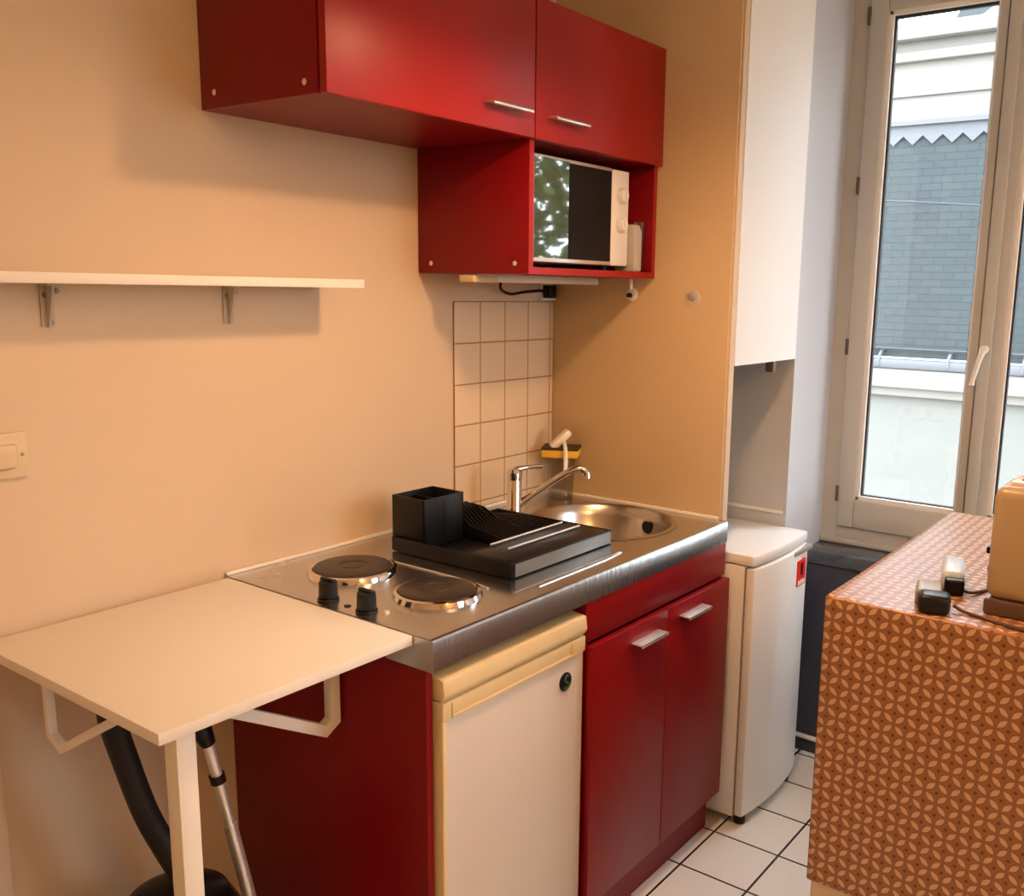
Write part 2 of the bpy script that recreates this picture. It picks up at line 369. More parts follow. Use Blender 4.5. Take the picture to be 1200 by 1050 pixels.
hd.build('handle', M['white_plastic'], s2)

# ------------------------------------------------------------------ base units
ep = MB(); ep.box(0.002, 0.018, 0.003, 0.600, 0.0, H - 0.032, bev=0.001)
tag(ep.build('end_panel', M['red_shaded']), 'red side panel, shade in its colour, under the left end of the steel worktop', 'cabinet panel')

def pull(x0, x1, dd, z, parent):
    """Flat aluminium pull: a thin shelf standing off the door with a turned-down lip."""
    m = MB(); m.box(x0, x1, dd, dd + 0.032, z, z + 0.003, bev=0.0008); m.box(x0, x1, dd + 0.0295, dd + 0.032, z - 0.004, z + 0.003, bev=0.0008)
    return m.build('handle', M['alu'], parent)

cab = thing('sink_cabinet', 'red two door cabinet, shade in its colour, under the sink end of the steel worktop', 'cabinet', (0.813, -0.31, 0))
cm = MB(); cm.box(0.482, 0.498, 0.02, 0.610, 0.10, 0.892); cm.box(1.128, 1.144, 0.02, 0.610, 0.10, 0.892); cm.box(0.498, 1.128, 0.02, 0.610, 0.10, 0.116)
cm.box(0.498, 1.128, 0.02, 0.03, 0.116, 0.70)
cm.build('carcass', M['red_shaded'], cab)
B(0.480, 1.146, 0.596, 0.618, 0.775, 0.892, bev=0.0015).build('top_rail', M['red_shaded'], cab)
B(0.485, 1.149, 0.575, 0.592, 0.0, 0.10).build('plinth', M['red_shaded'], cab)
dl = B(0.481, 0.8115, 0.614, 0.634, 0.125, 0.768, bev=0.0018).build('door', M['red_shaded'], cab)
dr = B(0.8145, 1.147, 0.614, 0.634, 0.125, 0.768, bev=0.0018).build('door', M['red_shaded'], cab)
pull(0.642, 0.765, 0.634, 0.727, dl); pull(0.868, 0.990, 0.634, 0.733, dr)

fg = thing('fridge', 'small white under-counter fridge with yellowed handle trim', 'fridge', (0.245, -0.31, 0))
B(0.022, 0.474, 0.03, 0.575, 0.02, 0.845, bev=0.004).build('body', M['fridge'], fg)
tm = MB(); tm.prism([(-0.575, 0.800), (-0.618, 0.800), (-0.626, 0.812), (-0.622, 0.843), (-0.575, 0.848)], 'x', 0.022, 0.474, bev=0.003)
tm.build('top_cap', M['cream_plastic'], fg)
fd = B(0.024, 0.472, 0.580, 0.618, 0.03, 0.790, bev=0.006).build('door', M['fridge'], fg)
ht = MB(); ht.box(0.0225, 0.4735, 0.578, 0.6215, 0.762, 0.7975, bev=0.003)
ht.build('door_trim', M['cream_plastic'], fd)
gr = MB(); gr.box(0.045, 0.452, 0.6205, 0.6245, 0.7635, 0.769, bev=0.001); gr.box(0.045, 0.050, 0.6205, 0.6245, 0.7665, 0.7945, bev=0.001); gr.box(0.420, 0.452, 0.6205, 0.6245, 0.7665, 0.7945, bev=0.001)
gr.build('handle_rim', M['cream_plastic'], fd)
B(0.0225, 0.034, 0.578, 0.6205, 0.03, 0.762, bev=0.003).build('edge_strip', M['cream_plastic'], fd)
bd = MB(); bd.lathe([(0, 0), (0.021, 0), (0.021, 0.002), (0.018, 0.004), (0, 0.004)], (0.403, -0.618, 0.712), axis=(0, -1, 0), n=28); bo = bd.build('badge', M['black'], fd)
bg = MB()
bg.tube([(0.411, -0.6230, 0.722), (0.403, -0.6230, 0.727), (0.395, -0.6230, 0.718), (0.403, -0.6230, 0.712), (0.411, -0.6230, 0.705), (0.403, -0.6230, 0.697), (0.395, -0.6230, 0.702)], 0.0022, n=6)
bg.build('badge_mark', M['badge_green'], bo)
for fx in (0.06, 0.44):
    MB().cyl((fx, -0.54, 0.0), (fx, -0.54, 0.022), 0.018, bev=0.002).build('foot', M['black'], fg)

# ------------------------------------------------------------------ steel worktop with hob and basin
wt = thing('worktop', 'stainless steel worktop with built-in sink bowl and two hotplates', 'worktop', (0.575, -0.306, 0.867))
SC = Vector((0.925, -0.345)); SR = 0.195
def worktop_mesh():
    """Sheet with a round hole, a rolled front edge and an apron."""
    t = bmesh.new(); n = 64
    x0, x1, y0, y1 = 0.0, W - 0.001, -0.612, -0.001
    circ = []
    for i in range(n):
        a = 2 * PI * i / n; circ.append(t.verts.new((SC.x + SR * math.cos(a), SC.y + SR * math.sin(a), H)))
    # square ring around the hole
    def sqpt(i):
        a = 2 * PI * i / n; c, s = math.cos(a), math.sin(a); k = 1 / max(abs(c), abs(s)); return c * k, s * k
    xs0, xs1, ys0, ys1 = SC.x - 0.215, x1, y0, y1
    sq = []
    for i in range(n):
        c, s = sqpt(i)
        X = SC.x + (c * (xs1 - SC.x) if c > 0 else c * (SC.x - xs0)); Y = SC.y + (s * (ys1 - SC.y) if s > 0 else s * (SC.y - ys0))
        sq.append(t.verts.new((X, Y, H)))
    for i in range(n):
        j = (i + 1) % n; t.faces.new((circ[i], sq[i], sq[j], circ[j]))
    A = [t.verts.new(p) for p in ((x0, y0, H), (xs0, y0, H), (xs0, y1, H), (x0, y1, H))]; t.faces.new(A)
    bmesh.ops.recalc_face_normals(t, faces=t.faces)
    for f in t.faces:
        if f.normal.z < 0: f.normal_flip()
    m = MB(); m._merge(t)
    # rolled edge + apron (front and both ends)
    pf = [(-0.6115, H), (-0.617, H - 0.0015), (-0.620, H - 0.006), (-0.620, H - 0.058), (-0.606, H - 0.058), (-0.606, H - 0.0012), (-0.6115, H - 0.0012)]
    ap = MB(); ap.prism(pf, 'x', 0.0, W - 0.003); ap.build('apron', M['apron'], wt)
    m.box(0.0, 0.0012, 0.001, 0.606, H - 0.032, H - 0.001)
    return m
worktop_mesh().build('steel_top', M['steel'], wt)
B(-0.0015, 0.0, 0.50, 0.619, H - 0.062, H - 0.002).build('apron_end', M['steel'], wt)
bw = MB()
bw.lathe([(SR + 0.016, 0.0008), (SR + 0.012, 0.0028), (SR + 0.004, 0.0025), (SR - 0.001, -0.002), (SR - 0.010, -0.03), (SR - 0.022, -0.10), (SR - 0.05, -0.135), (0.05, -0.148), (0.04, -0.152), (0, -0.152)], (SC.x, SC.y, H), n=64)
bo = bw.build('basin', M['basin'], wt)
dn = MB(); dn.lathe([(0, -0.148), (0.034, -0.148), (0.040, -0.146), (0.042, -0.150)], (SC.x, SC.y, H), n=32); dn.build('drain', M['chrome'], bo)
ov = MB(); ov.lathe([(0, 0), (0.016, 0), (0.018, 0.003), (0, 0.004)], (SC.x + 0.174, SC.y - 0.045, H - 0.045), n=20, axis=(-1, 0.2, 0)); ov.build('overflow', M['black'], bo)
gm = MB()
for k in range(4): gm.box(0.30, 0.70, 0.555 + 0.0 * k, 0.559, H, H + 0.0012) if k == 0 else None
gm.tube([(0.695, -0.566, H + 0.001), (0.60, -0.575, H + 0.001), (0.36, -0.578, H + 0.001)], 0.0015, n=6)
gm.build('pressed_ridge', M['steel'], wt)
rr = MB(); rr.tube([(0.285, -0.10, H + .001), (0.297, -0.16, H + .001), (0.297, -0.42, H + .001), (0.285, -0.50, H + .001)], 0.0022, n=6); rr.build('hob_ridge', M['steel'], wt)
for cx, cd, r in ((0.190, 0.192, 0.092), (0.190, 0.447, 0.086)):
    hp = MB(); hp.lathe([(0, 0.0165), (0.022, 0.0165), (0.024, 0.0150), (0.030, 0.0150), (0.032, 0.0165), (r - 0.014, 0.0165), (r - 0.008, 0.0140), (r - 0.007, 0.006), (0, 0.006)], (cx, -cd, H), n=48)
    ho = hp.build('hotplate', M['iron'], wt)
    ri = MB(); ri.lathe([(r - 0.007, 0.010), (r - 0.004, 0.0125), (r + 0.003, 0.0105), (r + 0.006, 0.0035), (r + 0.007, 0.0), (r - 0.007, 0.0)], (cx, -cd, H), n=48)
    ri.build('hotplate_rim', M['chrome'], ho)
for cd in (0.300, 0.412):
    k = MB(); k.cyl((0.032, -cd, H), (0.032, -cd, H + 0.006), 0.022, 0.021, n=24, bev=0.001); k.cyl((0.032, -cd, H + 0.006), (0.032, -cd, H + 0.040), 0.0195, 0.0180, n=24, bev=0.003); k.box(0.0275, 0.0365, cd - 0.019, cd + 0.019, H + 0.030, H + 0.046, bev=0.002)
    k.build('knob', M['black'], wt)
B(0.026, 0.036, 0.352, 0.364, H, H + 0.0025, bev=0.001).build('hob_mark', M['black'], wt)
MB().lathe([(0, 0.005), (0.005, 0.004), (0.007, 0)], (0.050, -0.447, H), n=16).build('indicator_light', M['indicator'], wt)

# tap
tp = thing('tap', 'chrome mixer tap at the back of the sink with raised spout', 'tap', (0.800, -0.145, H))
t = MB(); t.lathe([(0, 0), (0.027, 0), (0.027, 0.006), (0.022, 0.010), (0.020, 0.014), (0.020, 0.105), (0.017, 0.112), (0, 0.114)], (0.800, -0.145, H), n=28); t.build('tap_body', M['chrome'], tp)
t = MB(); t.lathe([(0, 0.108), (0.021, 0.108), (0.022, 0.128), (0.016, 0.137), (0, 0.139)], (0.800, -0.145, H), n=28)
t.tube([(0.802, -0.147, H + 0.134), (0.835, -0.165, H + 0.139), (0.870, -0.186, H + 0.139)], 0.006, rads=[0.009, 0.006, 0.0065]); t.build('lever', M['chrome'], tp)
t = MB(); t.tube([(0.805, -0.150, H + 0.034), (0.835, -0.180, H + 0.062), (0.870, -0.222, H + 0.100), (0.895, -0.262, H + 0.130), (0.915, -0.285, H + 0.138), (0.925, -0.297, H + 0.126), (0.925, -0.299, H + 0.112)], 0.010, rads=[0.013, 0.011, 0.010, 0.010, 0.0105, 0.0115, 0.012]); t.build('spout', M['chrome'], tp)

# glass with sponge and brush
gl = MB(); gcx, gcy = 1.094, -0.085
gl.lathe([(0, 0.003), (0.033, 0.003), (0.036, 0.0), (0.037, 0.004), (0.042, 0.125), (0.0405, 0.125), (0.0345, 0.008), (0, 0.008)], (gcx, gcy, H), n=36)
tag(gl.build('drinking_glass', M['clear']), 'clear tumbler standing in the corner behind the sink', 'glass')
spg = thing('sponge', 'yellow sponge with dark scouring side lying across the tumbler', 'sponge', (gcx, gcy, H + 0.126))
B(gcx - 0.040, gcx + 0.040, -gcy - 0.055, -gcy + 0.055, H + 0.1255, H + 0.149, bev=0.005).rotate(0.5, 'Z', (gcx, gcy, 0)).build('foam', M['sponge'], spg)
B(gcx - 0.041, gcx + 0.041, -gcy - 0.056, -gcy + 0.056, H + 0.149, H + 0.157, bev=0.003).rotate(0.5, 'Z', (gcx, gcy, 0)).build('scouring_pad', M['scour'], spg)
bs = thing('dish_brush', 'white dish brush propped on the sponge by the tap', 'brush', (gcx - 0.02, gcy - 0.02, H + 0.157))
B(gcx - 0.040, gcx + 0.035, -gcy - 0.010, -gcy + 0.030, H + 0.170, H + 0.192, bev=0.007).rotate(-0.75, 'Y', (gcx, gcy, H + 0.175)).rotate(-0.75, 'Z', (gcx, gcy, 0)).build('brush_head', M['white_plastic'], bs)
MB().tube([(gcx - 0.025, gcy - 0.028, H + 0.172), (gcx - 0.044, gcy - 0.046, H + 0.162), (gcx - 0.050, gcy - 0.052, H + 0.135), (gcx - 0.050, gcy - 0.052, H + 0.085)], 0.006).build('brush_handle', M['white_plastic'], bs)

# dish rack
dk = thing('dish_rack', 'black plastic dish rack with ribbed tray on the worktop', 'dish rack', (0.55, -0.31, H))
dtm = MB()
dtm.box(0.362, 0.745, 0.135, 0.500, H + 0.008, H + 0.014, bev=0.001)
dtm.box(0.362, 0.745, 0.494, 0.502, H + 0.002, H + 0.036, bev=0.002); dtm.box(0.362, 0.745, 0.133, 0.141, H + 0.002, H + 0.036, bev=0.002)
dtm.box(0.360, 0.368, 0.133, 0.502, H + 0.002, H + 0.036, bev=0.002); dtm.box(0.739, 0.747, 0.133, 0.502, H + 0.002, H + 0.036, bev=0.002)
for cx in (0.38, 0.73):
    for cd in (0.15, 0.485): dtm.cyl((cx, -cd, H), (cx, -cd, H + 0.01), 0.008, n=12)
dtm.build('tray', M['black'], dk)
lm = MB(); lm.box(0.372, 0.737, 0.37, 0.494, H + 0.030, H + 0.036, bev=0.002)
lm.build('draining_shelf', M['black'], dk)
for dd in (0.372, 0.425):
    MB().tube([(0.44, -dd, H + 0.040), (0.715, -dd, H + 0.040)], 0.0028, n=8, smooth=0).build('rail', M['grey_dark'] if dd < 0.3 else M['alu'], dk)
for i in range(9):
    x = 0.512 + i * 0.0125; h0 = 0.078 if i < 7 else 0.070
    MB().prism([(-0.150, H + 0.014), (-0.150, H + h0), (-0.158, H + h0 + 0.008), (-0.200, H + h0 + 0.003), (-0.245, H + 0.050), (-0.365, H + 0.032), (-0.365, H + 0.014)], 'x', x, x + 0.004, bev=0.001).build('prong', M['black'], dk)
for i in range(7):
    x = 0.626 + i * 0.0165; h0 = 0.046 - 0.003 * i
    MB().prism([(-0.155, H + 0.014), (-0.155, H + h0), (-0.175, H + h0 + 0.004), (-0.230, H + 0.036), (-0.365, H + 0.030), (-0.365, H + 0.014)], 'x', x, x + 0.004, bev=0.001).build('prong', M['black'], dk)
B(0.372, 0.741, 0.5018, 0.5035, H + 0.004, H + 0.033, bev=0.0006).build('front_sheen', M['tray_sheen'], dk)  # added strip, daylight on the tray front painted as grey
ch = MB(); a0, a1, b0, b1, z0, z1 = 0.368, 0.503, 0.128, 0.232, H + 0.016, H + 0.135
ch.box(a0, a1, b0, b1, z0, z0 + 0.004); ch.box(a0, a0 + 0.004, b0, b1, z0, z1, bev=0.001); ch.box(a1 - 0.004, a1, b0, b1, z0, z1, bev=0.001)
ch.box(a0, a1, b0, b0 + 0.004, z0, z1, bev=0.001); ch.box(a0, a1, b1 - 0.004, b1, z0, z1, bev=0.001)
ch.box((a0 + a1) / 2 - .0015, (a0 + a1) / 2 + .0015, b0, b1, z0, z1 - 0.01)
ch.build('cutlery_holder', M['black'], dk)

# ------------------------------------------------------------------ wall cabinets
UZ = 1.880; UT = 2.178
def wall_cab(x0, x1, label, hx0, hx1):
    c = thing('wall_cabinet', label, 'cabinet', ((x0 + x1) / 2, -0.18, UZ), 'red wall cabinets')
    m = MB(); m.box(x0, x0 + 0.016, 0.002, 0.350, UZ, UT, bev=0.0008); m.box(x1 - 0.016, x1, 0.002, 0.350, UZ, UT, bev=0.0008)
    m.box(x0 + 0.016, x1 - 0.016, 0.002, 0.350, UZ, UZ + 0.016); m.box(x0 + 0.016, x1 - 0.016, 0.002, 0.350, UT - 0.016, UT); m.box(x0 + 0.016, x1 - 0.016, 0.002, 0.008, UZ + 0.016, UT - 0.016)
    m.build('carcass', M['red_shaded'], c)
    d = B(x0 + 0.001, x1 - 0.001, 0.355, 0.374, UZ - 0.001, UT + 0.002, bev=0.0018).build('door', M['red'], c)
    pull(hx0, hx1, 0.374, 1.928, d)
    return c
c1 = wall_cab(0.001, 0.588, 'left red wall cabinet with an open view of its side panel in shade-darkened red', 0.414, 0.545)
c1['label'] = 'left of the two red wall cabinets, its side panel in shade-darkened red'
c2 = wall_cab(0.590, W - 0.002, 'right of the two red wall cabinets, directly above the microwave', 0.630, 0.760)
for (cx, cz, dd) in ((0.0, UZ + 0.030, 0.045), (0.0, UZ + 0.022, 0.315)):
    MB().lathe([(0, 0.0015), (0.005, 0.001), (0.006, 0)], (0.001, -dd, cz), n=16, axis=(-1, 0, 0)).build('screw_cap', M['alu'], c1)
NZ = 1.580
nb = thing('open_shelf_box', 'open red shelf box holding the microwave under the right wall cabinet', 'cabinet', (0.87, -0.18, NZ))
m = MB(); m.box(0.590, 0.606, 0.002, 0.356, NZ, UZ - 0.001, bev=0.0008); m.box(W - 0.018, W - 0.002, 0.002, 0.356, NZ, UZ - 0.001, bev=0.0008); m.box(0.606, W - 0.018, 0.002, 0.356, NZ, NZ + 0.016)
m.box(0.606, W - 0.018, 0.002, 0.008, NZ + 0.016, UZ - 0.001)
m.build('carcass', M['red_shaded'], nb)
ed = MB(); ed.box(0.5898, 0.6062, 0.356, 0.3575, NZ, UZ - 0.001); ed.box(W - 0.0182, W - 0.0018, 0.356, 0.3575, NZ, UZ - 0.001); ed.box(0.606, W - 0.018, 0.356, 0.3575, NZ, NZ + 0.0162)
ed.build('edge_banding', M['red'], nb)
for dd in (0.045, 0.315):
    MB().lathe([(0, 0.0015), (0.005, 0.001), (0.006, 0)], (0.590, -dd, NZ + 0.024), n=16, axis=(-1, 0, 0)).build('screw_cap', M['alu'], nb)

# microwave
mw = thing('microwave', 'white microwave with mirrored and black door panels', 'microwave', (0.83, -0.17, NZ + 0.016))
MZ0, MZ1 = NZ + 0.030, 1.858
B(0.612, 1.048, 0.03, 0.300, MZ0, MZ1, bev=0.004).build('body', M['white_metal'], mw)
for fx in (0.64, 1.02):
    for fd_ in (0.06, 0.27): MB().cyl((fx, -fd_, NZ + 0.0162), (fx, -fd_, MZ0), 0.012, n=16).build('foot', M['black'], mw)
B(0.612, 0.968, 0.302, 0.330, MZ0, MZ1, bev=0.003).build('door', M['alu'], mw)
do = mw.children[-1] if False else [o for o in COL.objects if o.name.startswith('door') and o.parent == mw][0]
B(0.640, 0.778, 0.3295, 0.3315, MZ0 + 0.010, MZ1 - 0.006).build('mirrored_glass', M['mirror_glass'], do)
B(0.778, 0.962, 0.3295, 0.3325, MZ0 + 0.010, MZ1 - 0.009).build('black_screen', M['screen'], do)
B(0.616, 0.640, 0.3295, 0.3315, MZ0 + 0.008, MZ1 - 0.006).build('door_edge', M['grey_dark'], do)
cp = B(0.970, 1.048, 0.302, 0.331, MZ0, MZ1 - 0.002, bev=0.003).build('control_panel', M['white_plastic'], mw)
for kz in (1.792, 1.716):
    k = MB(); k.lathe([(0, 0.016), (0.016, 0.016), (0.019, 0.010), (0.020, 0)], (1.008, -0.331, kz), n=28, axis=(0, -1, 0)); k.box(1.0055, 1.0105, 0.345, 0.351, kz - 0.016, kz + 0.016, bev=0.001)
    k.build('knob', M['white_plastic'], cp)
# packet + clear tub beside the microwave
pk = MB()
pk.prism([(-0.350, NZ + 0.0165), (-0.350, 1.70), (-0.343, 1.722), (-0.300, 1.720), (-0.285, 1.69), (-0.285, NZ + 0.0165)], 'x', 1.053, 1.092, bev=0.006)
tag(pk.build('paper_packet', M['clear_plastic']), 'crumpled pale beige packet standing right of the microwave', 'packet')
cu = MB(); cu.lathe([(0, 0.0), (0.014, 0.0), (0.016, 0.006), (0.019, 0.135), (0.0175, 0.135), (0.014, 0.008), (0, 0.006)], (1.112, -0.325, NZ + 0.0165), n=28)
tag(cu.build('clear_tub', M['clear']), 'clear narrow tub between the beige packet and the red side panel', 'container')

# lamp strip, cable, plug under the shelf box
ls = thing('strip_light', 'slim white strip light fixed under the red shelf box', 'light fitting', (0.86, -0.17, NZ))
B(0.600, 1.120, 0.145, 0.190, NZ - 0.020, NZ, bev=0.003).build('housing', M['white_metal'], ls)
B(0.585, 0.680, 0.1445, 0.1915, NZ - 0.0208, NZ - 0.004, bev=0.002).build('end_cap', M['cream_plastic'], ls)
tag(MB().tube([(0.86, -0.05, 1.578), (0.875, -0.03, 1.545), (0.93, -0.020, 1.530), (1.00, -0.014, 1.536), (1.075, -0.016, 1.540), (1.100, -0.016, 1.538)], 0.004).build('power_cable', M['black']),
    'black cable drooping under the strip light', 'cable')
pg = MB(); pg.box(1.098, 1.128, 0.003, 0.034, 1.520, 1.556, bev=0.004); pg.cyl((1.085, -0.018, 1.538), (1.10, -0.018, 1.538), 0.007, 0.009)
tag(pg.build('black_plug', M['black']), 'black plug in the corner above the tile splashback', 'plug')
so = MB(); so.box(1.075, 1.142, 0.0005, 0.020, 1.512, 1.519, bev=0.002); so.box(1.09, 1.135, 0.0005, 0.003, 1.519, 1.565, bev=0.001)
tag(so.build('wall_socket', M['white_plastic']), 'small pale wall socket above the splashback corner', 'socket')
v = thing('valve', 'small white pipe fitting just below the red shelf box', 'pipe fitting', (W, -0.282, 1.54))
MB().lathe([(0, 0.010), (0.010, 0.010), (0.017, 0.006), (0.019, 0)], (W, -0.285, 1.535), axis=(-1, 0, 0), n=24).build('collar', M['white_plastic'], v)
MB().lathe([(0, 0.022), (0.006, 0.022), (0.007, 0.010)], (W, -0.285, 1.533), axis=(-1, 0, 0), n=16).build('bore', M['black'], v)
MB().cyl((W - 0.008, -0.285, 1.548), (W - 0.008, -0.285, 1.578), 0.006, n=12).build('stub', M['white_plastic'], v)
v = thing('wall_outlet', 'round metal capped outlet on the partition right of the red shelf box', 'outlet', (W, -0.481, 1.528))
MB().lathe([(0, 0.004), (0.014, 0.004), (0.021, 0.002), (0.022, 0)], (W, -0.481, 1.528), axis=(-1, 0, 0), n=28).build('plate', M['alu'], v)
MB().lathe([(0, 0.016), (0.008, 0.015), (0.010, 0.004)], (W, -0.481, 1.530), axis=(-1, 0, 0), n=20).build('cap', M['gasket'], v)

# ------------------------------------------------------------------ wall shelf
sh = thing('wall_shelf', 'long white wall shelf on two clear brackets', 'shelf', (-0.15, -0.075, 1.50))
B(-0.478, 0.278, 0.0015, 0.150, 1.541, 1.559, bev=0.001).build('shelf_board', M['white_lam'], sh)
for bx in (-0.325, 0.038):
    b = MB()
    b.prism([(-0.001, 1.540), (-0.001, 1.466), (-0.008, 1.462), (-0.012, 1.470), (-0.030, 1.528), (-0.030, 1.540)], 'x', bx - 0.002, bx + 0.002)
    b.box(bx - 0.011, bx + 0.011, 0.001, 0.004, 1.464, 1.540, bev=0.001); b.box(bx - 0.011, bx + 0.011, 0.001, 0.032, 1.536, 1.5405, bev=0.001)
    bo = b.build('bracket', M['clear_plastic'], sh)
    for sx, sz in ((0.004, 1.472), (-0.003, 1.520), (0.020, 1.527)):
        MB().lathe([(0, 0.003), (0.004, 0.002), (0.005, 0)], (bx + sx, -0.0045 if sx < 0.01 else -0.001, sz), n=12, axis=(0, -1, 0)).build('screw', M['grey_dark'], bo)
wb = MB(); wb.box(-0.600, -0.480, 0.0015, 0.150, 1.540, 1.576, bev=0.002)
wb.build('end_block', M['cream_box'], sh)

# switch
sw = thing('light_switch', 'cream rocker switch plate on the wall at the far left', 'switch', (-0.42, 0, 1.205))
B(-0.470, -0.380, 0.0005, 0.009, 1.203, 1.284, bev=0.003).build('plate', M['beige'], sw)
B(-0.458, -0.400, 0.009, 0.016, 1.222, 1.264, bev=0.004).build('rocker', M['beige'], sw)
MB().lathe([(0, 0.0015), (0.003, 0.001), (0.0035, 0)], (-0.390, -0.009, 1.244), n=12, axis=(0, -1, 0)).build('screw', M['grey_dark'], sw)

# ------------------------------------------------------------------ table
tb = thing('folding_table', 'small white wall-side table beside the steel worktop', 'table', (-0.25, -0.3, 0))
B(-0.492, -0.0035, 0.018, 0.572, H - 0.019, H - 0.0005, bev=0.0015).build('tabletop', M['white_lam'], tb)
B(-0.451, -0.419, 0.512, 0.545, 0.0, H - 0.0195, bev=0.002).build('leg', M['white_lam'], tb)
def strip_poly(pts, w):
    """outline of a flat bar of width w bent along pts, mitred at the bends"""
    P = [Vector(p) for p in pts]; L_, R_ = [], []
    for i, p in enumerate(P):
        d0 = (P[i] - P[i - 1]).normalized() if i else None; d1 = (P[i + 1] - P[i]).normalized() if i < len(P) - 1 else None
        d0 = d0 or d1; d1 = d1 or d0
        n0 = Vector((-d0.y, d0.x)); n1 = Vector((-d1.y, d1.x)); m_ = (n0 + n1).normalized(); k = (w / 2) / max(0.3, m_.dot(n0))
        L_.append(tuple(p + m_ * k)); R_.append(tuple(p - m_ * k))
    return L_ + R_[::-1]
zt = H - 0.0195
MB().prism(strip_poly([(-0.016, zt), (-0.016, 0.708), (-0.040, 0.694), (-0.40, zt - 0.008)], 0.022), 'y', -0.372, -0.350, bev=0.001).build('bracket', M['white_metal'], tb)
MB().prism(strip_poly([(-0.205, zt), (-0.205, 0.808), (-0.240, 0.792), (-0.430, zt - 0.006)], 0.013), 'x', -0.476, -0.462, bev=0.001).build('bracket', M['white_metal'], tb)

# ------------------------------------------------------------------ vacuum cleaner
vc = thing('vacuum_cleaner', 'black vacuum cleaner with hose and silver wand under the table', 'vacuum cleaner', (-0.305, -0.27, 0))
b = MB(); b.lathe([(0, 0.0), (0.10, 0.0), (0.115, 0.02), (0.120, 0.10), (0.120, 0.34), (0.112, 0.40), (0.088, 0.445), (0.05, 0.463), (0, 0.468)], (-0.305, -0.27, 0), n=40); b.build('body', M['black'], vc)
MB().tube([(-0.345, -0.37, 0.38), (-0.34, -0.395, 0.39), (-0.27, -0.395, 0.39), (-0.265, -0.37, 0.38)], 0.009).build('grip', M['grey_dark'], vc)
MB().tube([(-0.300, -0.285, 0.43), (-0.300, -0.29, 0.48), (-0.318, -0.27, 0.54), (-0.343, -0.25, 0.62), (-0.372, -0.25, 0.73), (-0.392, -0.25, 0.82), (-0.390, -0.255, 0.865), (-0.355, -0.26, 0.885), (-0.31, -0.26, 0.87), (-0.262, -0.255, 0.82), (-0.236, -0.25, 0.775)], 0.0215, n=16).build('hose', M['black_matt'], vc)
WA = Vector((-0.2155, -0.25, 0.700)); WB = Vector((-0.085, -0.25, 0.045)); wd = (WB - WA)
MB().tube([(-0.238, -0.25, 0.780), (-0.228, -0.25, 0.735), tuple(WA - wd * 0.005)], 0.019, rads=[0.021, 0.019, 0.014]).build('hose_handle', M['black'], vc)
MB().cyl(WA, WA + wd * 0.30, 0.0105, n=20).build('wand', M['alu'], vc)
MB().cyl(WA + wd * 0.27, WB, 0.013, n=20).build('wand', M['alu'], vc)
MB().cyl(WA + wd * 0.10, WA + wd * 0.125, 0.0145, n=20).build('collar', M['black'], vc)
B(-0.178, -0.024, 0.17, 0.33, 0.001, 0.05, bev=0.01).build('floor_head', M['black'], vc)

# ------------------------------------------------------------------ freezer
fz = thing('freezer', 'white waist-high freezer in the alcove beside the window', 'freezer', (1.40, -0.42, 0))
FX0, FX1 = 1.200, 1.572
B(FX0, FX1, 0.12, 0.652, 0.025, 0.790, bev=0.004).build('body', M['freezer_side'], fz)
B(FX0 + 0.003, FX1 - 0.003, 0.652, 0.657, 0.03, 0.785).build('gasket', M['gasket'], fz)
def bow(x0, x1, back, front, bulge, n=16):
    return [(x0, -back)] + [(x0 + (x1 - x0) * i / n, -(front + bulge * (1 - (2 * i / n - 1) ** 2))) for i in range(n + 1)] + [(x1, -back)]
ld = MB(); ld.prism(bow(FX0 - 0.002, FX1 + 0.010, 0.10, 0.680, 0.012), 'z', 0.793, 0.824, bev=0.006); ld.build('lid', M['freezer'], fz)
fdm = MB(); fdm.prism(bow(FX0, FX1 + 0.012, 0.657, 0.682, 0.018), 'z', 0.032, 0.786, bev=0.005); fzd = fdm.build('door', M['freezer'], fz)
B(FX0 + 0.24, FX1 + 0.006, 0.680, 0.7005, 0.772, 0.785, bev=0.002).build('handle_recess', M['grey_dark'], fzd)
st = B(1.470, 1.530, 0.685, 0.7000, 0.672, 0.752).build('sticker', M['sticker'], fzd)
B(1.476, 1.524, 0.7000, 0.7006, 0.676, 0.690).build('sticker_text', M['white_plastic'], st)
B(1.493, 1.508, 0.7000, 0.7006, 0.705, 0.742).build('sticker_print', M['black'], st)
for fx in (FX0 + 0.03, FX1 - 0.03):
    MB().cyl((fx, -0.662, 0.0), (fx, -0.662, 0.034), 0.018, bev=0.002).build('foot', M['black'], fz)
    MB().cyl((fx, -0.16, 0.0), (fx, -0.16, 0.030), 0.018, bev=0.002).build('foot', M['black'], fz)
tag(B(1.432, 1.450, 0.575, 0.602, 1.318, 1.350, bev=0.003).build('hook', M['hinge']), 'small grey hook hanging from the top edge of the alcove', 'hook')

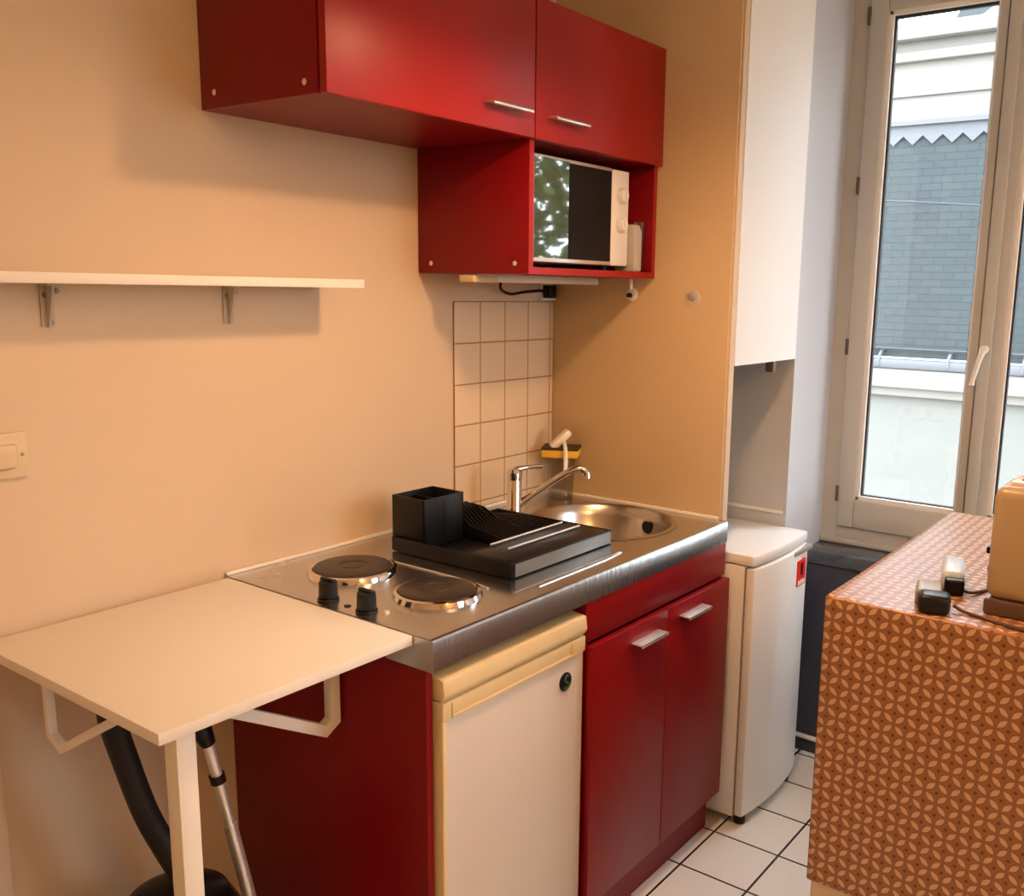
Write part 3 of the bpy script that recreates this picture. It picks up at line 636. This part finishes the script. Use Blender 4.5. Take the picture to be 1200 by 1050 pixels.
# ------------------------------------------------------------------ chest with patterned cloth
KH = 1.0; KX0, KX1, KD0, KD1 = 0.478, 1.337, 1.167, 1.66
ck = thing('storage_unit', 'cream wooden storage unit hidden under the patterned cloth', 'cabinet', (0.9, -1.41, 0))
k = MB(); k.box(KX0, KX1, KD0, KD0 + 0.018, 0.0, KH - 0.004, bev=0.001); k.box(KX0, KX1, KD1 - 0.018, KD1, 0.0, KH - 0.004, bev=0.001)
k.box(KX0, KX1, KD0 + 0.018, KD1 - 0.018, KH - 0.022, KH - 0.004); k.box(KX0, KX1, KD0 + 0.018, KD1 - 0.018, 0.04, 0.058); k.box(KX0, KX0 + 0.018, KD0 + 0.018, KD1 - 0.018, 0.058, KH - 0.022)
k.build('carcass', M['cream_box'], ck)
for kz in (0.36, 0.68): B(KX0 + 0.02, KX1 - 0.01, KD0 + 0.018, KD1 - 0.018, kz, kz + 0.018).build('shelf', M['cream_box'], ck)
def cloth():
    bm = bmesh.new(); uvl = bm.loops.layers.uv.new('UVMap')
    X0, X1, D0, D1, Z = KX0 - 0.006, KX1 + 0.004, KD0 - 0.006, KD1 + 0.006, KH
    ZB = 0.4256; r = 0.006
    def sheet(f, nu, nv, u0, u1, v0, v1):
        vs = [[bm.verts.new(f(u0 + (u1 - u0) * i / nu, v0 + (v1 - v0) * j / nv)) for j in range(nv + 1)] for i in range(nu + 1)]
        for i in range(nu):
            for j in range(nv):
                fc = bm.faces.new((vs[i][j], vs[i + 1][j], vs[i + 1][j + 1], vs[i][j + 1]))
                for lp, (a, b_) in zip(fc.loops, ((i, j), (i + 1, j), (i + 1, j + 1), (i, j + 1))):
                    lp[uvl].uv = (u0 + (u1 - u0) * a / nu, v0 + (v1 - v0) * b_ / nv)
    # one continuous strip: drape down the front (u = across, v = length along x / down)
    def strip(u, v):
        # v<0 drapes down the near end, v>0 runs along the top; rounded fold
        if v < -r: return Vector((X0 - 0.002 * math.sin(u * 19 + 1) * min(1, (-v) * 2) - 0.0035 * (-v), -u, Z - r + (v + r)))
        if v < r:
            a = (v + r) / (2 * r) * PI / 2; return Vector((X0 + r - r * math.cos(a), -u, Z - r + r * math.sin(a)))
        return Vector((X0 + v, -u, Z + 0.0006 * math.sin(u * 23 + v * 7)))
    hgt = Z - ZB
    sheet(strip, 48, 60, D0, D1, -hgt, -r); sheet(strip, 48, 4, D0, D1, -r, r); sheet(strip, 48, 70, D0, D1, r, X1 - X0)
    # side drapes
    def side(sgn, dd):
        def f(u, v): return Vector((X0 + u, -(dd + sgn * (0.002 * math.sin(u * 17) * min(1, v * 2) + 0.0015)), Z - v))
        return f
    sheet(side(-1, D0), 60, 30, 0, X1 - X0, 0, hgt); sheet(side(1, D1), 60, 30, 0, X1 - X0, 0, hgt)
    bmesh.ops.remove_doubles(bm, verts=bm.verts, dist=0.0004)
    bmesh.ops.recalc_face_normals(bm, faces=bm.faces)
    m = MB(); m.bm.free(); m.bm = bm
    o = m.build('tablecloth', M['cloth'], origin=((X0 + X1) / 2, -(D0 + D1) / 2, ZB))
    so_ = o.modifiers.new('thickness', 'SOLIDIFY'); so_.thickness = 0.0012; so_.offset = 1
    return o
tag(cloth(), 'orange brown leaf-patterned cloth draped over the storage unit', 'tablecloth')
KT = KH + 0.002

# toaster
TX, TD = 0.5470, 1.4110
ts = thing('toaster', 'cream toaster standing on the patterned cloth at the right edge', 'toaster', (TX + 0.07, -(TD + 0.10), KT))
t = MB(); t.box(TX, TX + 0.143, TD + 0.004, TD + 0.203, KT, KT + 0.030, bev=0.006); t.build('base', M['toaster_dark'], ts)
t = MB(); t.box(TX, TX + 0.140, TD + 0.004, TD + 0.200, KT + 0.028, KT + 0.229, bev=0.021, seg=5); t.build('shell', M['toaster'], ts)
t = MB(); t.box(TX + 0.026, TX + 0.114, TD + 0.024, TD + 0.183, KT + 0.218, KT + 0.236, bev=0.006); t.build('top_trim', M['toaster_top'], ts)
for sx in (0.044, 0.080):
    B(TX + sx, TX + sx + 0.017, TD + 0.039, TD + 0.170, KT + 0.2355, KT + 0.2370).build('slot', M['black_matt'], ts)
B(TX + 0.065, TX + 0.083, TD - 0.012, TD + 0.006, KT + 0.092, KT + 0.105, bev=0.003).build('lever', M['black'], ts)
MB().cyl((TX + 0.074, -(TD + 0.005), KT + 0.065), (TX + 0.074, -(TD - 0.007), KT + 0.065), 0.009, bev=0.002).build('dial', M['black'], ts)

# adapters and cords
a1_ = thing('power_adapter', 'black power adapter with grey top lying at the cloth edge', 'adapter', (0.542, -1.332, KT))
ang = -0.30
def adapt(cx, cd, L_, w, z0, z1, m, nm, par, bev=0.006):
    B(cx - L_ / 2, cx + L_ / 2, cd - w / 2, cd + w / 2, z0, z1, bev=bev, seg=3).rotate(0.24, 'Z', (cx, -cd, 0)).build(nm, m, par)
adapt(0.5060, 1.3440, 0.0500, 0.0540, KT, KT + 0.0340, M['black'], 'plug_body', a1_, 0.010)
adapt(0.5617, 1.3193, 0.0742, 0.0454, KT, KT + 0.0297, M['grey_dark'], 'adapter_body', a1_)
a2_ = thing('charger', 'pale grey charger with black end behind the black adapter', 'charger', (0.691, -1.332, KT))
adapt(0.7013, 1.3254, 0.1309, 0.0419, KT, KT + 0.0384, M['grey'], 'charger_body', a2_, 0.012)
adapt(0.6324, 1.3455, 0.0297, 0.0349, KT, KT + 0.0297, M['black'], 'plug_end', a2_, 0.005)
(MB().tube([(0.5294, -1.3717, KT + 0.010), (0.5267, -1.3891, KT + 0.004), (0.5206, -1.4127, KT + 0.003), (0.5075, -1.4459, KT + 0.003), (0.4944, -1.4982, KT + 0.003), (0.4883, -1.5855, KT + 0.003)], 0.0032, n=8).build('cord', M['cord'], a1_))
(MB().tube([(0.6254, -1.3638, KT + 0.012), (0.6385, -1.3743, KT + 0.006), (0.6778, -1.3891, KT + 0.003), (0.7127, -1.4005, KT + 0.003), (0.7432, -1.4153, KT + 0.004)], 0.0032, n=8).build('cord', M['cord'], a2_))

# ------------------------------------------------------------------ outside
bl = thing('building', 'pale building with slate mansard roof across the courtyard', 'building', (8, 0, -4))
B(8.0, 9.0, -9, 3.4, 2.9, 3.90).build('upper_wall', M['facade'], bl)
m = MB(); m.box(7.93, 8.0, -9, 3.4, 3.62, 3.70, bev=0.01); m.box(7.88, 8.0, -9, 3.4, 3.80, 3.93, bev=0.02); m.box(7.97, 8.0, -9, 3.4, 3.325, 3.36, bev=0.005)
m.build('cornice', M['facade'], bl)
m = MB(); m.prism([(7.72, 0.98), (7.96, 3.06), (8.3, 3.06), (8.3, 0.98)], 'y', -3.4, 9); m.build('slate_roof', M['slates'], bl)
m = MB(); pts = []; n = 0; y = -3.4; st_ = 0.175
poly = [(-3.4, 3.10)]
while y < 9:
    poly.append((y, 2.97)); poly.append((y + st_ / 2, 2.89)); y += st_
poly.append((9, 3.10)); m.prism(poly, 'x', 7.92, 7.95); m.box(7.88, 8.0, -9, 3.4, 3.06, 3.10)
m.build('zinc_flashing', M['zinc'], bl)
B(7.60, 7.74, -9, 3.4, 0.88, 0.965, bev=0.02).build('gutter', M['zinc'], bl)
MB().tube([(7.66, -3.4, 1.06), (7.66, 9, 1.06)], 0.012, n=8, smooth=0).build('snow_rail', M['zinc_dark'], bl)
for i in range(9):
    y = -2.6 + i * 0.62
    MB().tube([(7.74, y, 1.05), (7.66, y, 1.02), (7.61, y, 0.97), (7.60, y, 0.90)], 0.016, n=8).build('gutter_bracket', M['zinc'], bl)
m = MB(); m.box(7.62, 8.3, -9, 3.4, 0.70, 0.88, bev=0.02); m.box(7.68, 8.3, -9, 3.4, 0.62, 0.72, bev=0.02); m.build('eaves_cornice', M['facade'], bl)
B(7.76, 8.6, -9, 3.4, -4, 0.64).build('lower_wall', M['facade_low'], bl)
m = MB(); m.prism([(-3.4, 3.93), (-3.4, 5.6), (0.3, 5.6), (1.12, 4.05), (1.12, 3.93)], 'x', 8.9, 9.4); m.build('rear_roof', M['zinc_dark'], bl)
m = MB(); m.prism([(-3.4, 3.93), (-3.4, 5.6), (-0.05, 5.1), (0.35, 4.35), (0.95, 3.97)], 'x', 8.6, 8.85); m.build('rear_gable', M['facade'], bl)
tag(MB().tube([(7.55, -3.3, 2.05), (7.5, 0, 2.28), (7.5, 0.8, 2.34), (7.5, 4, 2.6)], 0.009, n=6).build('overhead_wire', M['zinc_dark']), 'thin dark wire crossing the slate roof outside', 'wire')
tr = thing('tree', 'leafy green tree in the courtyard, seen only as a reflection in the microwave door', 'tree', (5.2, -4.3, -4))
MB().tube([(5.2, -4.3, -4), (5.25, -4.25, -1), (5.2, -4.35, 1.2), (5.2, -4.3, 2.6)], 0.18, rads=[0.24, 0.18, 0.14, 0.06]).build('trunk', M['bark'], tr)
def crown():
    bm = bmesh.new(); R_ = random.Random(3)
    for i in range(11000):
        while True:
            p = Vector((R_.uniform(-1, 1), R_.uniform(-1, 1), R_.uniform(-1, 1)))
            if 0.25 < p.length < 1: break
        c = Vector((5.2 + p.x * 1.7, -4.3 + p.y * 1.9, 3.0 + p.z * 1.45)); a = Vector((R_.uniform(-1, 1), R_.uniform(-1, 1), R_.uniform(-1, 1))).normalized(); b_ = a.orthogonal().normalized(); s_ = R_.uniform(0.035, 0.075)
        vs = [bm.verts.new(c + a * s_), bm.verts.new(c + b_ * s_ * 0.5), bm.verts.new(c - a * s_), bm.verts.new(c - b_ * s_ * 0.5)]; bm.faces.new(vs)
    m = MB(); m.bm.free(); m.bm = bm; return m
crown().build('crown', M['leaf'], tr)

# ------------------------------------------------------------------ lights
LP = (0.285, -0.97, 2.14)
pl = thing('pendant_lamp', 'shaded pendant lamp hanging low over the kitchen floor', 'lamp', LP)
MB().lathe([(0, 0), (0.045, 0), (0.045, -0.02), (0.01, -0.035), (0, -0.035)], (LP[0], LP[1], CE), n=28).build('ceiling_rose', M['white_plastic'], pl)
MB().cyl((LP[0], LP[1], CE - 0.03), (LP[0], LP[1], LP[2] + 0.14), 0.003, n=8).build('cord', M['white_plastic'], pl)
MB().cyl((LP[0], LP[1], LP[2] + 0.15), (LP[0], LP[1], LP[2] + 0.08), 0.014, 0.018, bev=0.002).build('socket', M['white_plastic'], pl)
MB().lathe([(0.020, 0.150), (0.020, 0.145), (0.06, 0.13), (0.105, 0.05), (0.122, -0.056), (0.125, -0.056), (0.108, 0.052), (0.062, 0.134), (0.020, 0.150)], LP, n=48).build('lamp_shade', M['white_metal'], pl)
def bulb(name, loc, e, col, size):
    l = bpy.data.lights.new(name, 'POINT'); l.energy = e; l.color = col; l.shadow_soft_size = size
    o = bpy.data.objects.new(name, l); COL.objects.link(o); o.location = loc
bulb('bulb_light', LP, 36, (1.0, 0.57, 0.28), 0.05)
L2 = (-0.70, -2.80, 2.33)  # unseen lamp added for soft warm fill from the front
p2 = thing('ceiling_lamp', 'unseen fill lamp added behind the viewer', 'lamp', L2)
MB().lathe([(0, 0), (0.05, 0), (0.05, -0.02), (0.012, -0.035), (0, -0.035)], (L2[0], L2[1], CE), n=28).build('ceiling_rose', M['white_plastic'], p2)
MB().cyl((L2[0], L2[1], CE - 0.03), (L2[0], L2[1], L2[2] + 0.22), 0.012, n=12).build('stem', M['white_plastic'], p2)
bulb('fill_light', L2, 37, (1.0, 0.56, 0.23), 0.18)

w = bpy.data.worlds.new('overcast_sky'); sc.world = w; w.use_nodes = True
nt = w.node_tree; bgn = nt.nodes['Background']
tc = nt.nodes.new('ShaderNodeTexCoord'); sp = nt.nodes.new('ShaderNodeSeparateXYZ'); rp = nt.nodes.new('ShaderNodeValToRGB')
nt.links.new(tc.outputs['Generated'], sp.inputs[0]); nt.links.new(sp.outputs['Z'], rp.inputs[0]); nt.links.new(rp.outputs[0], bgn.inputs['Color'])
rp.color_ramp.elements[0].position = 0.0; rp.color_ramp.elements[0].color = (0.22, 0.22, 0.22, 1)
rp.color_ramp.elements[1].position = 0.04; rp.color_ramp.elements[1].color = (0.86, 0.93, 1.0, 1)
bgn.inputs['Strength'].default_value = 12.0

# ------------------------------------------------------------------ camera
cam = bpy.data.cameras.new('camera'); co = bpy.data.objects.new('camera', cam); COL.objects.link(co)
cam.sensor_width = 36; cam.sensor_fit = 'HORIZONTAL'; cam.lens = 1112.61 / 1200 * 36
cam.shift_x = -(684.28 - 600) / 1200; cam.shift_y = (541.46 - 525) / 1200
cam.clip_start = 0.05
co.location = (-1.15921, -1.76113, 1.54998); co.rotation_mode = 'XYZ'; co.rotation_euler = (1.389677, -0.019261, -0.951844)
sc.camera = co
sc.view_settings.view_transform = 'Standard'; sc.view_settings.look = 'None'; sc.view_settings.gamma = 1; sc.view_settings.exposure = 0
